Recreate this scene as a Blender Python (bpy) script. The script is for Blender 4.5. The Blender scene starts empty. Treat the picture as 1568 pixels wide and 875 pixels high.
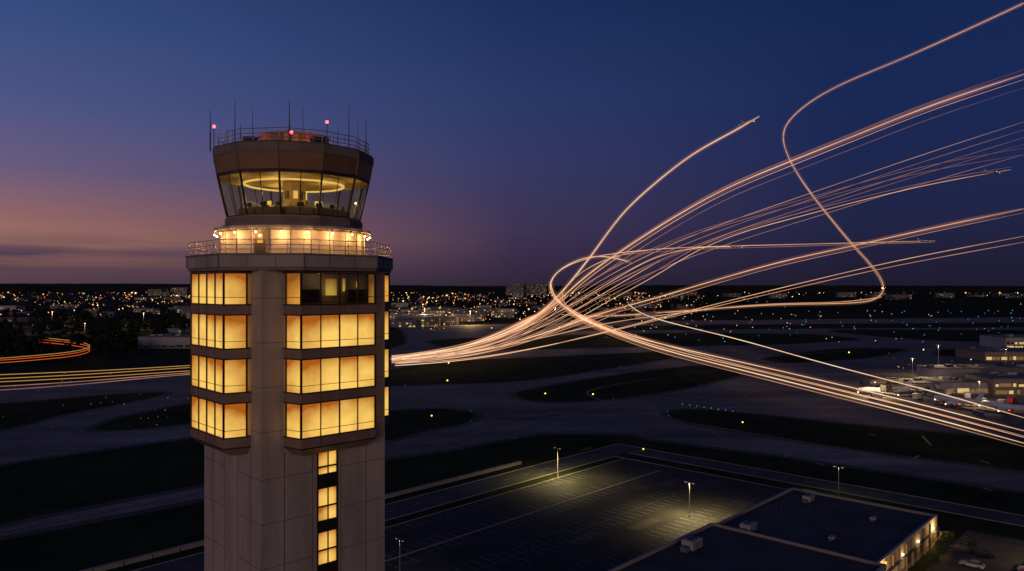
import bpy, math, random
from mathutils import Vector, Matrix
random.seed(7)
R=random.random
U=random.uniform
sc=bpy.context.scene
sc.view_settings.view_transform='Standard'
sc.view_settings.look='None'
sc.view_settings.exposure=0
F=1132.0; H=60.0
def G(px,py,z=0.0):
    d=(H-z)*F/(py-440.0)
    return ((px-784)/F*d, d)
def W(px,py,d):
    return Vector(((px-784)/F*d, d, H+(440-py)/F*d))
def lin(c):
    return tuple(((x/255.0)/12.92 if x/255.0<=0.04045 else ((x/255.0+0.055)/1.055)**2.4) for x in c)
# ---------------------------------------------------------------- materials
M={}
def newmat(name):
    m=bpy.data.materials.new(name); m.use_nodes=True; M[name]=m
    nt=m.node_tree; nt.nodes.clear()
    out=nt.nodes.new('ShaderNodeOutputMaterial')
    return m,nt,out
def surf(name,c1,c2,rough=0.8,scale=1.0,metal=0.0,detail=6,bump=0.0,stretch=(1,1,1),spec=0.5):
    m,nt,out=newmat(name)
    p=nt.nodes.new('ShaderNodeBsdfPrincipled')
    tc=nt.nodes.new('ShaderNodeTexCoord'); mp=nt.nodes.new('ShaderNodeMapping')
    mp.inputs['Scale'].default_value=stretch
    n=nt.nodes.new('ShaderNodeTexNoise'); n.inputs['Scale'].default_value=scale; n.inputs['Detail'].default_value=detail
    n.inputs['Roughness'].default_value=0.62
    r=nt.nodes.new('ShaderNodeValToRGB')
    r.color_ramp.elements[0].position=0.32; r.color_ramp.elements[0].color=(*c1,1)
    r.color_ramp.elements[1].position=0.68; r.color_ramp.elements[1].color=(*c2,1)
    L=nt.links
    L.new(tc.outputs['Object'],mp.inputs[0]); L.new(mp.outputs[0],n.inputs['Vector']); L.new(n.outputs['Fac'],r.inputs[0])
    L.new(r.outputs[0],p.inputs['Base Color'])
    p.inputs['Roughness'].default_value=rough; p.inputs['Metallic'].default_value=metal
    p.inputs['Specular IOR Level'].default_value=spec
    if bump>0:
        b=nt.nodes.new('ShaderNodeBump'); b.inputs['Strength'].default_value=bump
        L.new(n.outputs['Fac'],b.inputs['Height']); L.new(b.outputs[0],p.inputs['Normal'])
    L.new(p.outputs[0],out.inputs[0])
    return m
def em(name,c,s,samp='NONE'):
    m,nt,out=newmat(name)
    e=nt.nodes.new('ShaderNodeEmission'); e.inputs[0].default_value=(*c,1); e.inputs[1].default_value=s
    nt.links.new(e.outputs[0],out.inputs[0])
    m.cycles.emission_sampling=samp
    return m
surf('concrete',(.31,.25,.208),(.50,.41,.345),.85,.45,bump=.08,stretch=(1,1,.20),detail=12)
surf('concrete_dark',(.17,.13,.105),(.25,.20,.17),.85,.6)
surf('joint',(.10,.08,.065),(.14,.12,.10),.9,1)
surf('bronze',(.25,.155,.105),(.36,.235,.165),.5,.8,metal=.1,stretch=(1,1,.5))
surf('bronze_panel',(.24,.125,.065),(.34,.19,.10),.42,.5,metal=.3)
surf('frame',(.05,.032,.022),(.07,.045,.03),.4,3,metal=.4)
surf('offwhite',(.50,.42,.33),(.62,.54,.43),.7,1.5,detail=10)
surf('metal_rail',(.45,.42,.38),(.55,.5,.45),.4,4,metal=.5)
surf('dark_metal',(.04,.04,.045),(.07,.07,.075),.5,3,metal=.5)
surf('interior_dark',(.05,.035,.025),(.09,.06,.04),.6,2)
surf('interior_ceiling',(.34,.25,.14),(.42,.31,.18),.7,2)
surf('grass',(.010,.016,.007),(.036,.044,.018),1.0,.03,detail=14,spec=.05)
surf('grass_light',(.010,.017,.007),(.038,.048,.018),1.0,.05,detail=14,spec=.05)
surf('asphalt',(.026,.024,.021),(.056,.052,.046),.85,.07,detail=15,spec=.2)
surf('road_asphalt',(.05,.048,.043),(.09,.084,.076),.85,.12,detail=12,spec=.25)
surf('shoulder',(.032,.030,.027),(.066,.062,.056),.9,.05,detail=12)
surf('kerb',(.22,.19,.16),(.33,.29,.25),.85,1)
surf('paint_white',(.11,.105,.09),(.46,.45,.40),.7,.35,detail=8)
surf('paint_yellow',(.42,.27,.05),(.6,.40,.07),.7,.8)
surf('roof_dark',(.030,.029,.030),(.068,.066,.066),.8,.12,detail=14)
surf('wall_tan',(.26,.19,.13),(.34,.26,.18),.85,.7)
surf('wall_white',(.30,.29,.28),(.42,.40,.38),.7,.3)
surf('wall_grey',(.10,.098,.098),(.19,.18,.175),.8,.1)
surf('foliage',(.025,.038,.016),(.075,.10,.035),.9,.7)
surf('foliage_dark',(.012,.016,.010),(.032,.038,.022),1,.2,spec=.1)
surf('bark',(.06,.045,.03),(.12,.09,.06),.9,4)
surf('hill',(.012,.014,.018),(.022,.024,.028),1,.002,spec=0)
surf('tyre',(.015,.015,.015),(.03,.03,.03),.8,5)
surf('plane_white',(.6,.6,.62),(.75,.75,.77),.3,1)
for nm,c in (('car_silver',(.45,.46,.48)),('car_dark',(.03,.035,.05)),('car_red',(.3,.03,.03)),('car_white',(.7,.7,.7))):
    surf(nm,c,tuple(x*1.1 for x in c),.25,2,metal=.2)
def pavement():
    m,nt,out=newmat('taxi_concrete'); L=nt.links
    p=nt.nodes.new('ShaderNodeBsdfPrincipled'); p.inputs['Roughness'].default_value=.8; p.inputs['Specular IOR Level'].default_value=.25
    tc=nt.nodes.new('ShaderNodeTexCoord')
    mp=nt.nodes.new('ShaderNodeMapping'); mp.inputs['Rotation'].default_value=(0,0,math.radians(46)); mp.inputs['Scale'].default_value=(.006,.06,1)
    n=nt.nodes.new('ShaderNodeTexNoise'); n.inputs['Scale'].default_value=1; n.inputs['Detail'].default_value=15; n.inputs['Roughness'].default_value=.68
    L.new(tc.outputs['Object'],mp.inputs[0]); L.new(mp.outputs[0],n.inputs[0])
    r=nt.nodes.new('ShaderNodeValToRGB')
    r.color_ramp.elements[0].position=.34; r.color_ramp.elements[0].color=(.105,.092,.082,1)
    r.color_ramp.elements[1].position=.68; r.color_ramp.elements[1].color=(.29,.257,.232,1)
    L.new(n.outputs['Fac'],r.inputs[0])
    n2=nt.nodes.new('ShaderNodeTexNoise'); n2.inputs['Scale'].default_value=.012; n2.inputs['Detail'].default_value=7
    L.new(tc.outputs['Object'],n2.inputs[0])
    r2=nt.nodes.new('ShaderNodeMapRange'); r2.inputs[1].default_value=.35; r2.inputs[2].default_value=.65; r2.inputs[3].default_value=.66; r2.inputs[4].default_value=1.1
    L.new(n2.outputs['Fac'],r2.inputs[0])
    br=nt.nodes.new('ShaderNodeTexBrick'); br.offset=0
    br.inputs['Color1'].default_value=(1,1,1,1); br.inputs['Color2'].default_value=(.75,.75,.75,1); br.inputs['Mortar'].default_value=(.4,.4,.4,1)
    br.inputs['Scale'].default_value=1; br.inputs['Mortar Size'].default_value=.12; br.inputs['Brick Width'].default_value=7.5; br.inputs['Row Height'].default_value=7.5
    mp2=nt.nodes.new('ShaderNodeMapping'); mp2.inputs['Rotation'].default_value=(0,0,math.radians(46))
    L.new(tc.outputs['Object'],mp2.inputs[0]); L.new(mp2.outputs[0],br.inputs[0])
    mx=nt.nodes.new('ShaderNodeMixRGB'); mx.blend_type='MULTIPLY'; mx.inputs[0].default_value=.6
    L.new(r.outputs[0],mx.inputs[1]); L.new(br.outputs[0],mx.inputs[2])
    m3=nt.nodes.new('ShaderNodeMixRGB'); m3.blend_type='MULTIPLY'; m3.inputs[0].default_value=1
    L.new(mx.outputs[0],m3.inputs[1]); L.new(r2.outputs[0],m3.inputs[2]); L.new(m3.outputs[0],p.inputs['Base Color'])
    L.new(p.outputs[0],out.inputs[0])
pavement()
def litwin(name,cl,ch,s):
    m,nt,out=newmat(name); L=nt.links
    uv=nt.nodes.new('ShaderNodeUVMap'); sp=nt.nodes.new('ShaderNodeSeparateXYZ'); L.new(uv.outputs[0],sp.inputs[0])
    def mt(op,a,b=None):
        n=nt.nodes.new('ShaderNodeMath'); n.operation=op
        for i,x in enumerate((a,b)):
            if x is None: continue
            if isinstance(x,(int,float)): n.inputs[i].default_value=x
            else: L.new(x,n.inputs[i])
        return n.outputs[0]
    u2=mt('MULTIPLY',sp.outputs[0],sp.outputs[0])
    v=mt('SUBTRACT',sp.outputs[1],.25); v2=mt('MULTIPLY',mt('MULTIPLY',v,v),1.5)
    e=mt('SUBTRACT',1.0,mt('ADD',mt('MULTIPLY',u2,.40),v2))  # room glow painted into the emission: brighter low and centre, amber at edges
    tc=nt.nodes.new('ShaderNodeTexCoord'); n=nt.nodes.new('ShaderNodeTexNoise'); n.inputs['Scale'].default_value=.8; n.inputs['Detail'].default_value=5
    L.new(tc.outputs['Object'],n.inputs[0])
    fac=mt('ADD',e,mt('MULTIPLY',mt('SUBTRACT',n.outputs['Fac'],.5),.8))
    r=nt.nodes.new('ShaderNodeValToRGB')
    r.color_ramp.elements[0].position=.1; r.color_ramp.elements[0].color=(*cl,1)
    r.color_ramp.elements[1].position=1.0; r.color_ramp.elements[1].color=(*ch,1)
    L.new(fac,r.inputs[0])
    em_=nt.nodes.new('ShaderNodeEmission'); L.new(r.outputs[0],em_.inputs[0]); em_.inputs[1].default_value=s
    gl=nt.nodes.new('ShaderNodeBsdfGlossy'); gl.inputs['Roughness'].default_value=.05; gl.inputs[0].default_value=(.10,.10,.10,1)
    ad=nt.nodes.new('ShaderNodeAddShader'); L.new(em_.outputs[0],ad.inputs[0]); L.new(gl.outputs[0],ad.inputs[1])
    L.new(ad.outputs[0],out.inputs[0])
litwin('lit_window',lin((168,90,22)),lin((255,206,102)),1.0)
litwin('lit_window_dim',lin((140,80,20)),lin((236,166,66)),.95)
def glass(name,tint,gfac):
    m,nt,out=newmat(name); L=nt.links
    t=nt.nodes.new('ShaderNodeBsdfTransparent'); t.inputs[0].default_value=(*tint,1)
    g=nt.nodes.new('ShaderNodeBsdfGlossy'); g.inputs['Roughness'].default_value=.02; g.inputs[0].default_value=(.8,.9,1,1)
    mx=nt.nodes.new('ShaderNodeMixShader'); mx.inputs[0].default_value=gfac
    L.new(t.outputs[0],mx.inputs[1]); L.new(g.outputs[0],mx.inputs[2]); L.new(mx.outputs[0],out.inputs[0])
glass('cab_glass',(.74,.80,.66),.14)
glass('dark_glass',(.5,.55,.45),.15)
em('lamp_warm',(1,.72,.38),9)
em('ring_gold',(1,.58,.15),1.15)
em('red_beacon',(1,.05,.06),9)
em('screen',(.35,.6,.65),.4)
em('city_orange',(1,.40,.10),2.2); em('city_dim',(1,.42,.14),.7); em('city_yellow',(1,.60,.22),2.6); em('city_white',(1,.82,.58),3.0); em('city_red',(1,.12,.05),1.5); em('city_green',(.15,1,.55),1.2)
em('taxi_blue',(.15,.55,1),1.3); em('taxi_green',(.2,1,.7),1.0); em('taxi_amber',(1,.62,.08),4)
em('win_far',(1,.66,.28),.7); em('win_far_dim',(1,.54,.20),.2)
def trailmat():
    m,nt,out=newmat('trail_light'); L=nt.links
    at=nt.nodes.new('ShaderNodeAttribute'); at.attribute_name='glow'
    r=nt.nodes.new('ShaderNodeValToRGB'); e=r.color_ramp.elements
    st=[(0,(.04,.03,.05)),(.2,(.20,.09,.08)),(.45,(.58,.28,.16)),(.7,(.92,.50,.27)),(1,(1,.78,.50))]
    while len(e)<len(st): e.new(.5)
    for el,(p,c) in zip(e,st): el.position=p; el.color=(*c,1)
    em_=nt.nodes.new('ShaderNodeEmission'); em_.inputs[1].default_value=1.05
    L.new(at.outputs['Fac'],r.inputs[0]); L.new(r.outputs[0],em_.inputs[0]); L.new(em_.outputs[0],out.inputs[0]); m.cycles.emission_sampling='NONE'
    m,nt,out=newmat('trail_bloom'); L=nt.links  # emission-only volume added around the trail, standing in for bloom
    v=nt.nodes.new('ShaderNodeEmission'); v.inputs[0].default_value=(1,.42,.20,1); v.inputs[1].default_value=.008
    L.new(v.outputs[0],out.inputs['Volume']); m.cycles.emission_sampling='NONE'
trailmat()
em('trail_yellow',(1,.52,.14),.5); em('trail_red',(1,.16,.04),.7)

# ---------------------------------------------------------------- mesh builder
class MB:
    def __init__(s): s.v=[];s.f=[];s.m=[];s.uv=[]
    def face(s,pts,m,uv=None):
        b=len(s.v); s.v+= [tuple(p) for p in pts]; s.f.append(tuple(range(b,b+len(pts)))); s.m.append(m); s.uv.append(uv)
    def idx(s,verts,faces,m):
        b=len(s.v); s.v+=[tuple(p) for p in verts]
        for f in faces: s.f.append(tuple(b+i for i in f)); s.m.append(m); s.uv.append(None)
    def box(s,c,d,m,rot=0.0):
        cx,cy,cz=c; hx,hy,hz=d[0]/2,d[1]/2,d[2]/2; ca,sa=math.cos(rot),math.sin(rot)
        vs=[]
        for z in(-hz,hz):
            for x,y in((-hx,-hy),(hx,-hy),(hx,hy),(-hx,hy)):
                vs.append((cx+x*ca-y*sa,cy+x*sa+y*ca,cz+z))
        s.idx(vs,[(0,3,2,1),(4,5,6,7),(0,1,5,4),(1,2,6,5),(2,3,7,6),(3,0,4,7)],m)
    def prism(s,poly,z0,z1,m,poly2=None):
        n=len(poly); q=poly2 or poly
        vs=[(p[0],p[1],z0) for p in poly]+[(p[0],p[1],z1) for p in q]
        fs=[tuple(reversed(range(n))),tuple(range(n,2*n))]+[(i,(i+1)%n,n+(i+1)%n,n+i) for i in range(n)]
        s.idx(vs,fs,m)
    def tube(s,p,q,r,m,n=6,r2=None):
        p=Vector(p);q=Vector(q); d=(q-p)
        if d.length<1e-6: return
        d.normalize(); a=d.orthogonal().normalized(); b=d.cross(a); r2=r if r2 is None else r2
        vs=[p+(a*math.cos(2*math.pi*i/n)+b*math.sin(2*math.pi*i/n))*r for i in range(n)]+[q+(a*math.cos(2*math.pi*i/n)+b*math.sin(2*math.pi*i/n))*r2 for i in range(n)]
        s.idx(vs,[(i,(i+1)%n,n+(i+1)%n,n+i) for i in range(n)]+[tuple(reversed(range(n))),tuple(range(n,2*n))],m)
    def ball(s,c,r,m,n=6,k=4):
        vs=[];fs=[]
        for j in range(k+1):
            t=math.pi*j/k
            for i in range(n):
                a=2*math.pi*i/n; vs.append((c[0]+r*math.sin(t)*math.cos(a),c[1]+r*math.sin(t)*math.sin(a),c[2]+r*math.cos(t)))
        for j in range(k):
            for i in range(n): fs.append((j*n+i,j*n+(i+1)%n,(j+1)*n+(i+1)%n,(j+1)*n+i))
        s.idx(vs,fs,m)
    def octa(s,c,r,m):
        x,y,z=c
        s.idx([(x+r,y,z),(x-r,y,z),(x,y+r,z),(x,y-r,z),(x,y,z+r),(x,y,z-r)],[(0,2,4),(2,1,4),(1,3,4),(3,0,4),(2,0,5),(1,2,5),(3,1,5),(0,3,5)],m)
    def build(s,name,parent=None,smooth=False):
        me=bpy.data.meshes.new(name); me.from_pydata(s.v,[],s.f)
        names=[]
        for m in s.m:
            if m not in names: names.append(m)
        for n in names: me.materials.append(M[n])
        lut={n:i for i,n in enumerate(names)}
        me.polygons.foreach_set('material_index',[lut[m] for m in s.m])
        if any(s.uv):
            ul=me.uv_layers.new(name='UVMap')
            for p,uv in zip(me.polygons,s.uv):
                if uv:
                    for li,c in zip(p.loop_indices,uv): ul.data[li].uv=c
        if smooth: me.polygons.foreach_set('use_smooth',[True]*len(me.polygons))
        me.update()
        o=bpy.data.objects.new(name,me); sc.collection.objects.link(o)
        if parent: o.parent=parent
        return o
def empty(name,loc=(0,0,0)):
    o=bpy.data.objects.new(name,None); sc.collection.objects.link(o); o.location=loc; return o
def light(name,kind,loc,energy,col,parent=None,size=.1,rot=None,spot=None,blend=1.0):
    l=bpy.data.lights.new(name,kind); l.energy=energy; l.color=col
    if kind in('POINT','SPOT'): l.shadow_soft_size=size
    if spot: l.spot_size=math.radians(spot); l.spot_blend=blend
    o=bpy.data.objects.new(name,l); sc.collection.objects.link(o); o.location=loc
    if rot: o.rotation_euler=rot
    if parent: o.parent=parent
    return o

# ---------------------------------------------------------------- control tower
tower=empty('air_traffic_control_tower')
CX,CY=-17.66,60.0
PH=math.radians(-91.4)
def pol(r,a,c=(CX,CY)): return (c[0]+r*math.cos(a),c[1]+r*math.sin(a))
def ngon(n,r,ph): return [pol(r,ph+2*math.pi*i/n) for i in range(n)]
S=5.21
nk=[PH+math.radians(45+90*k) for k in range(4)]
def T(k,a,d):
    n=nk[k]; return (CX+d*math.cos(n)-a*math.sin(n), CY+d*math.sin(n)+a*math.cos(n))
mb=MB()
RS=S*math.sqrt(2)
mb.prism(ngon(4,RS,PH),0,61.25,'concrete')
for k in range(4):
    for a in (-3.45,3.45):
        x,y=T(k,a,S+.003); mb.box((x,y,24),(.012,.06,48),'joint',nk[k])
    for a in (-1.2,1.2):
        x,y=T(k,a,S+.004); mb.box((x,y,23.9),(.012,.04,47.8),'joint',nk[k])
    z=46.2
    while z>2:
        for a0,a1 in ((-5.2,-1.2),(1.2,5.2)):
            x,y=T(k,(a0+a1)/2,S+.005); mb.box((x,y,z),(.012,a1-a0,.04),'joint',nk[k])
        z-=3.18
    for z in (59.2,56,52.8,49.6):
        for sgn in(-1,1):
            x,y=T(k,sgn*4.33,S+.003); mb.box((x,y,z),(.012,1.74,.04),'joint',nk[k])
mb.build('shaft',tower)
mb=MB()
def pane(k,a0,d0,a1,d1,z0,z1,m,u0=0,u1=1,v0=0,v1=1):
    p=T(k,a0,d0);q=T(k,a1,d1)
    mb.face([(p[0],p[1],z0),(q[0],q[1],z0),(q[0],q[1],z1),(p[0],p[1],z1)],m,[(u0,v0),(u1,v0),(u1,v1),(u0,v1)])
for k in (0,2):
    z=47.6; i=0
    while z>4:
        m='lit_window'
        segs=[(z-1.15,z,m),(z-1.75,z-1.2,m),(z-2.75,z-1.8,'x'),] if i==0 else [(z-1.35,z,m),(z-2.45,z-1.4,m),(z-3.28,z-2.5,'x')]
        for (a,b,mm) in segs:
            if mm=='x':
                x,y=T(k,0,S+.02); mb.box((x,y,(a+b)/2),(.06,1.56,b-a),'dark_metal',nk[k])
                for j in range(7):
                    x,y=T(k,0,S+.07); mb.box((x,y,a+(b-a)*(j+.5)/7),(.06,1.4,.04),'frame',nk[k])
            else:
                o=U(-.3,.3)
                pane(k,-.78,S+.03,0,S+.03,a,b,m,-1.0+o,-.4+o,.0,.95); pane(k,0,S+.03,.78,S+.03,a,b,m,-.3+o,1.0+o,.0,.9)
                for zz in(a,b):
                    x,y=T(k,0,S+.05); mb.box((x,y,zz),(.09,1.6,.07),'frame',nk[k])
        z-=2.8 if i==0 else 3.3
        i+=1
    for a in(-.8,.05,.8):
        x,y=T(k,a,S+.06); mb.box((x,y,24),(.12,.08,47.3),'frame',nk[k])
mb.build('stair_windows',tower)
FW,DP=3.1,7.08
def bayp(k,grow=0.0,ins=0.0):
    pr=[(-3.5-grow,5.0),(-3.5-grow,5.5),(-FW-grow*.9,DP+grow),(FW+grow*.9,DP+grow),(3.5+grow,5.5),(3.5+grow,5.0)]
    return [T(k,a,d) for a,d in pr]
rows=[(58.78,60.98),(55.60,57.94),(52.42,54.76),(49.19,51.58)]
spans=[(60.98,61.2),(57.94,58.78),(54.76,55.60),(51.58,52.42),(48.35,49.19)]
mbb=MB(); mb=MB()
for k in range(4):
    for z0,z1 in spans:
        mbb.prism(bayp(k),z0,z1,'bronze')
        mbb.prism(bayp(k,.05),z1-.09,z1-.002,'frame'); mbb.prism(bayp(k,.05),z0+.002,z0+.09,'frame')
        for a in(-FW/2,0,FW/2):
            x,y=T(k,a,DP+.002); mbb.box((x,y,(z0+z1)/2),(.02,.03,z1-z0-.2),'frame',nk[k])
    lo=[T(k,a,d) for a,d in [(-3.5,5.0),(-3.5,5.5),(-FW,DP),(FW,DP),(3.5,5.5),(3.5,5.0)]]
    l2=[T(k,a,d) for a,d in [(-2.9,5.0),(-2.9,5.3),(-2.6,6.3),(2.6,6.3),(2.9,5.3),(2.9,5.0)]]
    mbb.prism(l2,47.75,48.348,'bronze',lo)
    for ri,(z0,z1) in enumerate(rows):
        dark=(ri==0 and k==0)
        tz=z0+.48
        segs=[(-3.46,5.5,-FW+.02,DP-.07,-1.05,-.4)]
        for j in range(4):
            a0=-FW+2*FW*j/4; a1=a0+2*FW/4; segs.append((a0,DP-.08,a1,DP-.08,a0/FW,a1/FW))
        segs.append((FW-.02,DP-.07,3.46,5.5,.4,1.05))
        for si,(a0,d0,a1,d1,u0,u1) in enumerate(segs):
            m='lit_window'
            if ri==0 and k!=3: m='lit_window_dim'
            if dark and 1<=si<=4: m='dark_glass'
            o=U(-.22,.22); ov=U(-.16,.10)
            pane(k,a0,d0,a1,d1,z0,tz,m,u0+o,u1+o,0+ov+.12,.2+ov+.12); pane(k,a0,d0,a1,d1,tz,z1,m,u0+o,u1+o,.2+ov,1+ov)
            p=T(k,a0,d0+.03);q=T(k,a1,d1+.03)
            mbb.tube((p[0],p[1],tz),(q[0],q[1],tz),.028,'frame',4)
        for a,d,w in [(-3.47,5.52,.10),(-FW,DP-.03,.13),(-FW/2,DP-.04,.06),(0,DP-.04,.09),(FW/2,DP-.04,.06),(FW,DP-.03,.13),(3.47,5.52,.10)]:
            x,y=T(k,a,d); mbb.box((x,y,(z0+z1)/2),(.12,w,z1-z0),'frame',nk[k])
        if dark:
            for a0,a1,za,zb in((-.35,.6,z0+.6,z1-.35),(1.1,1.35,z0+.9,z1-.3),(2.3,2.5,z0+1.2,z1-.5)):
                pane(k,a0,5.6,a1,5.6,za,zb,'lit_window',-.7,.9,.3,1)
            for a in(-2.6,-1.7,1.4,2.4):
                x,y=T(k,a,6.3); mbb.box((x,y,z0+.55),(.5,.7,1.0),'interior_dark',nk[k])
            x,y=T(k,-1.2,6.2); light('office_lamp','POINT',(x,y,z1-.3),9,(1,.7,.35),tower,.1)
mb.build('office_windows',tower); mbb.build('office_bays',tower)
OPH=PH+math.radians(22.5)
mb=MB()
mb.prism(ngon(8,7.92,OPH),61.2,61.45,'concrete_dark')
mb.prism(ngon(8,8.02,OPH),61.45,62.3,'concrete')
mb.prism(ngon(8,8.1,OPH),62.3,62.42,'concrete_dark')
for i in range(8):
    a=OPH+i*math.pi/4
    p=pol(8.03,a); mb.box((*p,61.87),(.06,.06,.84),'joint',a)
    q=ngon(8,8.03,OPH); A=q[i];B=q[(i+1)%8]
    for t in (1/3,2/3): mb.box((A[0]+(B[0]-A[0])*t,A[1]+(B[1]-A[1])*t,61.87),(.012,.04,.84),'joint',a+math.pi/8)
mb.build('balcony',tower)
def railing(name,n,r,ph,z0,h,per,parent,th=.028,m='metal_rail'):
    mb=MB(); q=ngon(n,r,ph)
    for i in range(n):
        A=Vector((*q[i],z0));B=Vector((*q[(i+1)%n],z0))
        for t in (h,h*.62,h*.3): mb.tube(A+Vector((0,0,t)),B+Vector((0,0,t)),th,m,5)
        for j in range(per):
            P=A.lerp(B,j/per); mb.tube(P,P+Vector((0,0,h)),th*1.1,m,5)
    return mb.build(name,parent)
railing('balcony_railing',8,7.85,OPH,62.42,1.0,5,tower)
mb=MB()
mb.prism(ngon(24,5.62,PH),62.42,64.22,'offwhite')
for i in range(24):
    p=pol(5.62,PH+i*math.pi/12); mb.box((*p,63.3),(.05,.05,1.75),'joint',PH+i*math.pi/12)
mb.prism(ngon(24,5.95,PH),64.22,64.34,'concrete_dark'); mb.prism(ngon(24,6.12,PH),64.34,64.55,'offwhite')
mb.prism(ngon(12,5.5,PH),64.55,64.8,'concrete_dark')
mb.build('lower_drum',tower)
mb=MB()
da=math.atan2(-60,17.66)-math.radians(25)
p=pol(5.66,da); mb.box((*p,63.3),(.1,1.0,1.75),'bronze',da)
p=pol(5.70,da); mb.box((*p,63.3),(.06,.8,1.6),'interior_dark',da)
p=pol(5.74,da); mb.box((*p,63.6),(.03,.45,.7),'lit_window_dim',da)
mb.build('door',tower)
mb=MB()
for i in range(20):
    a=PH+math.radians(9+18*i)
    p=pol(6.02,a); mb.tube((*pol(5.85,a),64.25),(*p,64.1),.03,'dark_metal'); mb.ball((*p,64.05),.08,'lamp_warm')
    p=pol(6.12,a); light('drum_lamp','POINT',(*p,63.82),52,(1,.52,.17),tower,.08)
mb.build('drum_lamp_fixtures',tower)
CP=math.radians(-84)
mb=MB()
mb.prism(ngon(12,5.45,CP),64.8,65.25,'concrete_dark'); mb.prism(ngon(12,5.33,CP),65.25,65.4,'bronze')
mb.prism(ngon(12,6.03,CP),68.72,70.0,'bronze_panel',ngon(12,6.25,CP))
mb.prism(ngon(12,6.05,CP),68.58,68.72,'frame')
mb.prism(ngon(12,6.32,CP),70.0,70.62,'concrete_dark'); mb.prism(ngon(12,6.2,CP),70.62,70.75,'joint')
for i in range(12):
    a=CP+i*math.pi/6
    p=Vector((*pol(6.04,a),68.72));q=Vector((*pol(6.26,a),70)); mb.tube(p,q,.045,'frame',4)
    p=pol(6.32,a); mb.box((*p,70.31),(.05,.05,.6),'joint',a)
mb.build('cab_roof',tower)
mb=MB(); mg=MB()
lo=ngon(12,5.22,CP); hi=ngon(12,5.96,CP)
for i in range(12):
    A=Vector((*lo[i],65.4));B=Vector((*lo[(i+1)%12],65.4));C=Vector((*hi[(i+1)%12],68.58));D=Vector((*hi[i],68.58))
    mg.face([A,B,C,D],'cab_glass')
    mb.tube(A,D,.085,'frame',5)
    mb.tube((A+B)/2,(C+D)/2,.035,'frame',5)
    mb.tube(A,B,.07,'frame',4); mb.tube(D,C,.07,'frame',4)
mg.build('cab_glazing',tower); mb.build('cab_mullions',tower)
mb=MB()
mb.prism(ngon(12,5.15,CP),65.4,65.5,'interior_dark'); mb.prism(ngon(12,5.88,CP),68.48,68.57,'interior_ceiling')
n=48
for i in range(n):
    a0=2*math.pi*i/n;a1=2*math.pi*(i+1)/n
    for r0,r1,z0,z1,m in((3.95,3.95,68.16,68.30,'ring_gold'),(3.78,3.95,68.16,68.16,'ring_gold'),(3.78,3.78,68.16,68.30,'ring_gold')):
        if z0==z1: mb.face([(*pol(r0,a0),z0),(*pol(r0,a1),z0),(*pol(r1,a1),z0),(*pol(r1,a0),z0)],m)
        else: mb.face([(*pol(r0,a0),z0),(*pol(r0,a1),z0),(*pol(r0,a1),z1),(*pol(r0,a0),z1)],m)
mb.prism(ngon(8,.9,0),65.5,68.48,'wall_tan')
mb.prism(ngon(8,1.7,0),65.5,66.6,'wall_tan')
for i in range(8):
    p=pol(.95,i*math.pi/4+.39); mb.box((*p,67.4),(.06,.35,.6),'ring_gold' if i%3==0 else 'interior_dark',i*math.pi/4+.39)
for i in range(12):
    a=CP+math.radians(15+30*i)
    p=pol(4.0,a); mb.box((*p,65.8),(.6,2.0,.6),'wall_tan',a)
    for j in(-.6,.7) if i%2 else (.1,):
        b=a+j/4.2; p=pol(4.1,b); mb.box((*p,66.32),(.06,.5,.3),'dark_metal',b); p=pol(4.06,b); mb.box((*p,66.32),(.02,.44,.25),'screen',b)
    if i%3==1:
        p=pol(3.1,a+.1); mb.box((*p,65.95),(.5,.5,.12),'dark_metal',a); mb.box((*pol(2.9,a+.1),66.35),(.1,.5,.7),'dark_metal',a); mb.tube((*p,65.5),(*p,65.95),.05,'dark_metal')
for a,r in((1.0,2.4),(2.6,2.6),(-2.2,2.5),(-.6,2.9)):
    p=pol(r,a); mb.box((*p,66.6),(.1,.7,.3),'ring_gold',a); mb.tube((*p,65.5),(*p,66.45),.08,'dark_metal')
mb.build('cab_interior',tower)
for i in range(3):
    p=pol(2.6,i*2*math.pi/3+.3); light('cab_fill_light','POINT',(*p,67.5),120,(1,.56,.17),tower,.15)
for i in range(6):
    p=pol(4.75,CP+math.radians(15+60*i)); light('cab_fill_light','POINT',(*p,67.7),26,(1,.56,.17),tower,.12)  # fill lights added near the glass to brighten the console fronts
railing('roof_railing',12,5.95,CP,70.75,.95,3,tower,.03)
mb=MB()
mb.prism(ngon(16,2.75,0),70.75,71.95,'bronze_panel'); mb.prism(ngon(16,2.85,0),71.95,72.1,'bronze')
mb.box((CX-.2,CY,72.35),(1.2,1.0,.5),'dark_metal',.4)
for i in range(5):
    p=pol(4.3,i*1.25+.4); mb.box((*p,71.1),(.9,.7,.7),'dark_metal',i)
mb.build('roof_penthouse',tower)
def lat(px,fw): 
    l=(px-452)*.0535; return (CX+l*.9596-fw*.2815, CY+l*.2815+fw*.9596)
mb=MB()
for px,top,fw,r in((333,168,0,.045),(365,153,1.5,.04),(394,165,-2,.03),(445,153,-3,.05),(465,163,3,.03),(535,162,1.8,.04),(545,185,-1,.03),(559,183,0,.04),(352,196,3,.03),(380,190,-4,.03),(512,196,-4,.03)):
    x,y=lat(px,fw); zt=60+(440-top)*y/F
    mb.tube((x,y,70.7),(x,y,70.7+(zt-70.7)*.45),r*1.3,'dark_metal',6); mb.tube((x,y,70.7+(zt-70.7)*.45),(x,y,zt),r,'dark_metal',6,r*.4)
mb.build('antennas',tower)
mb=MB()
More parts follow.
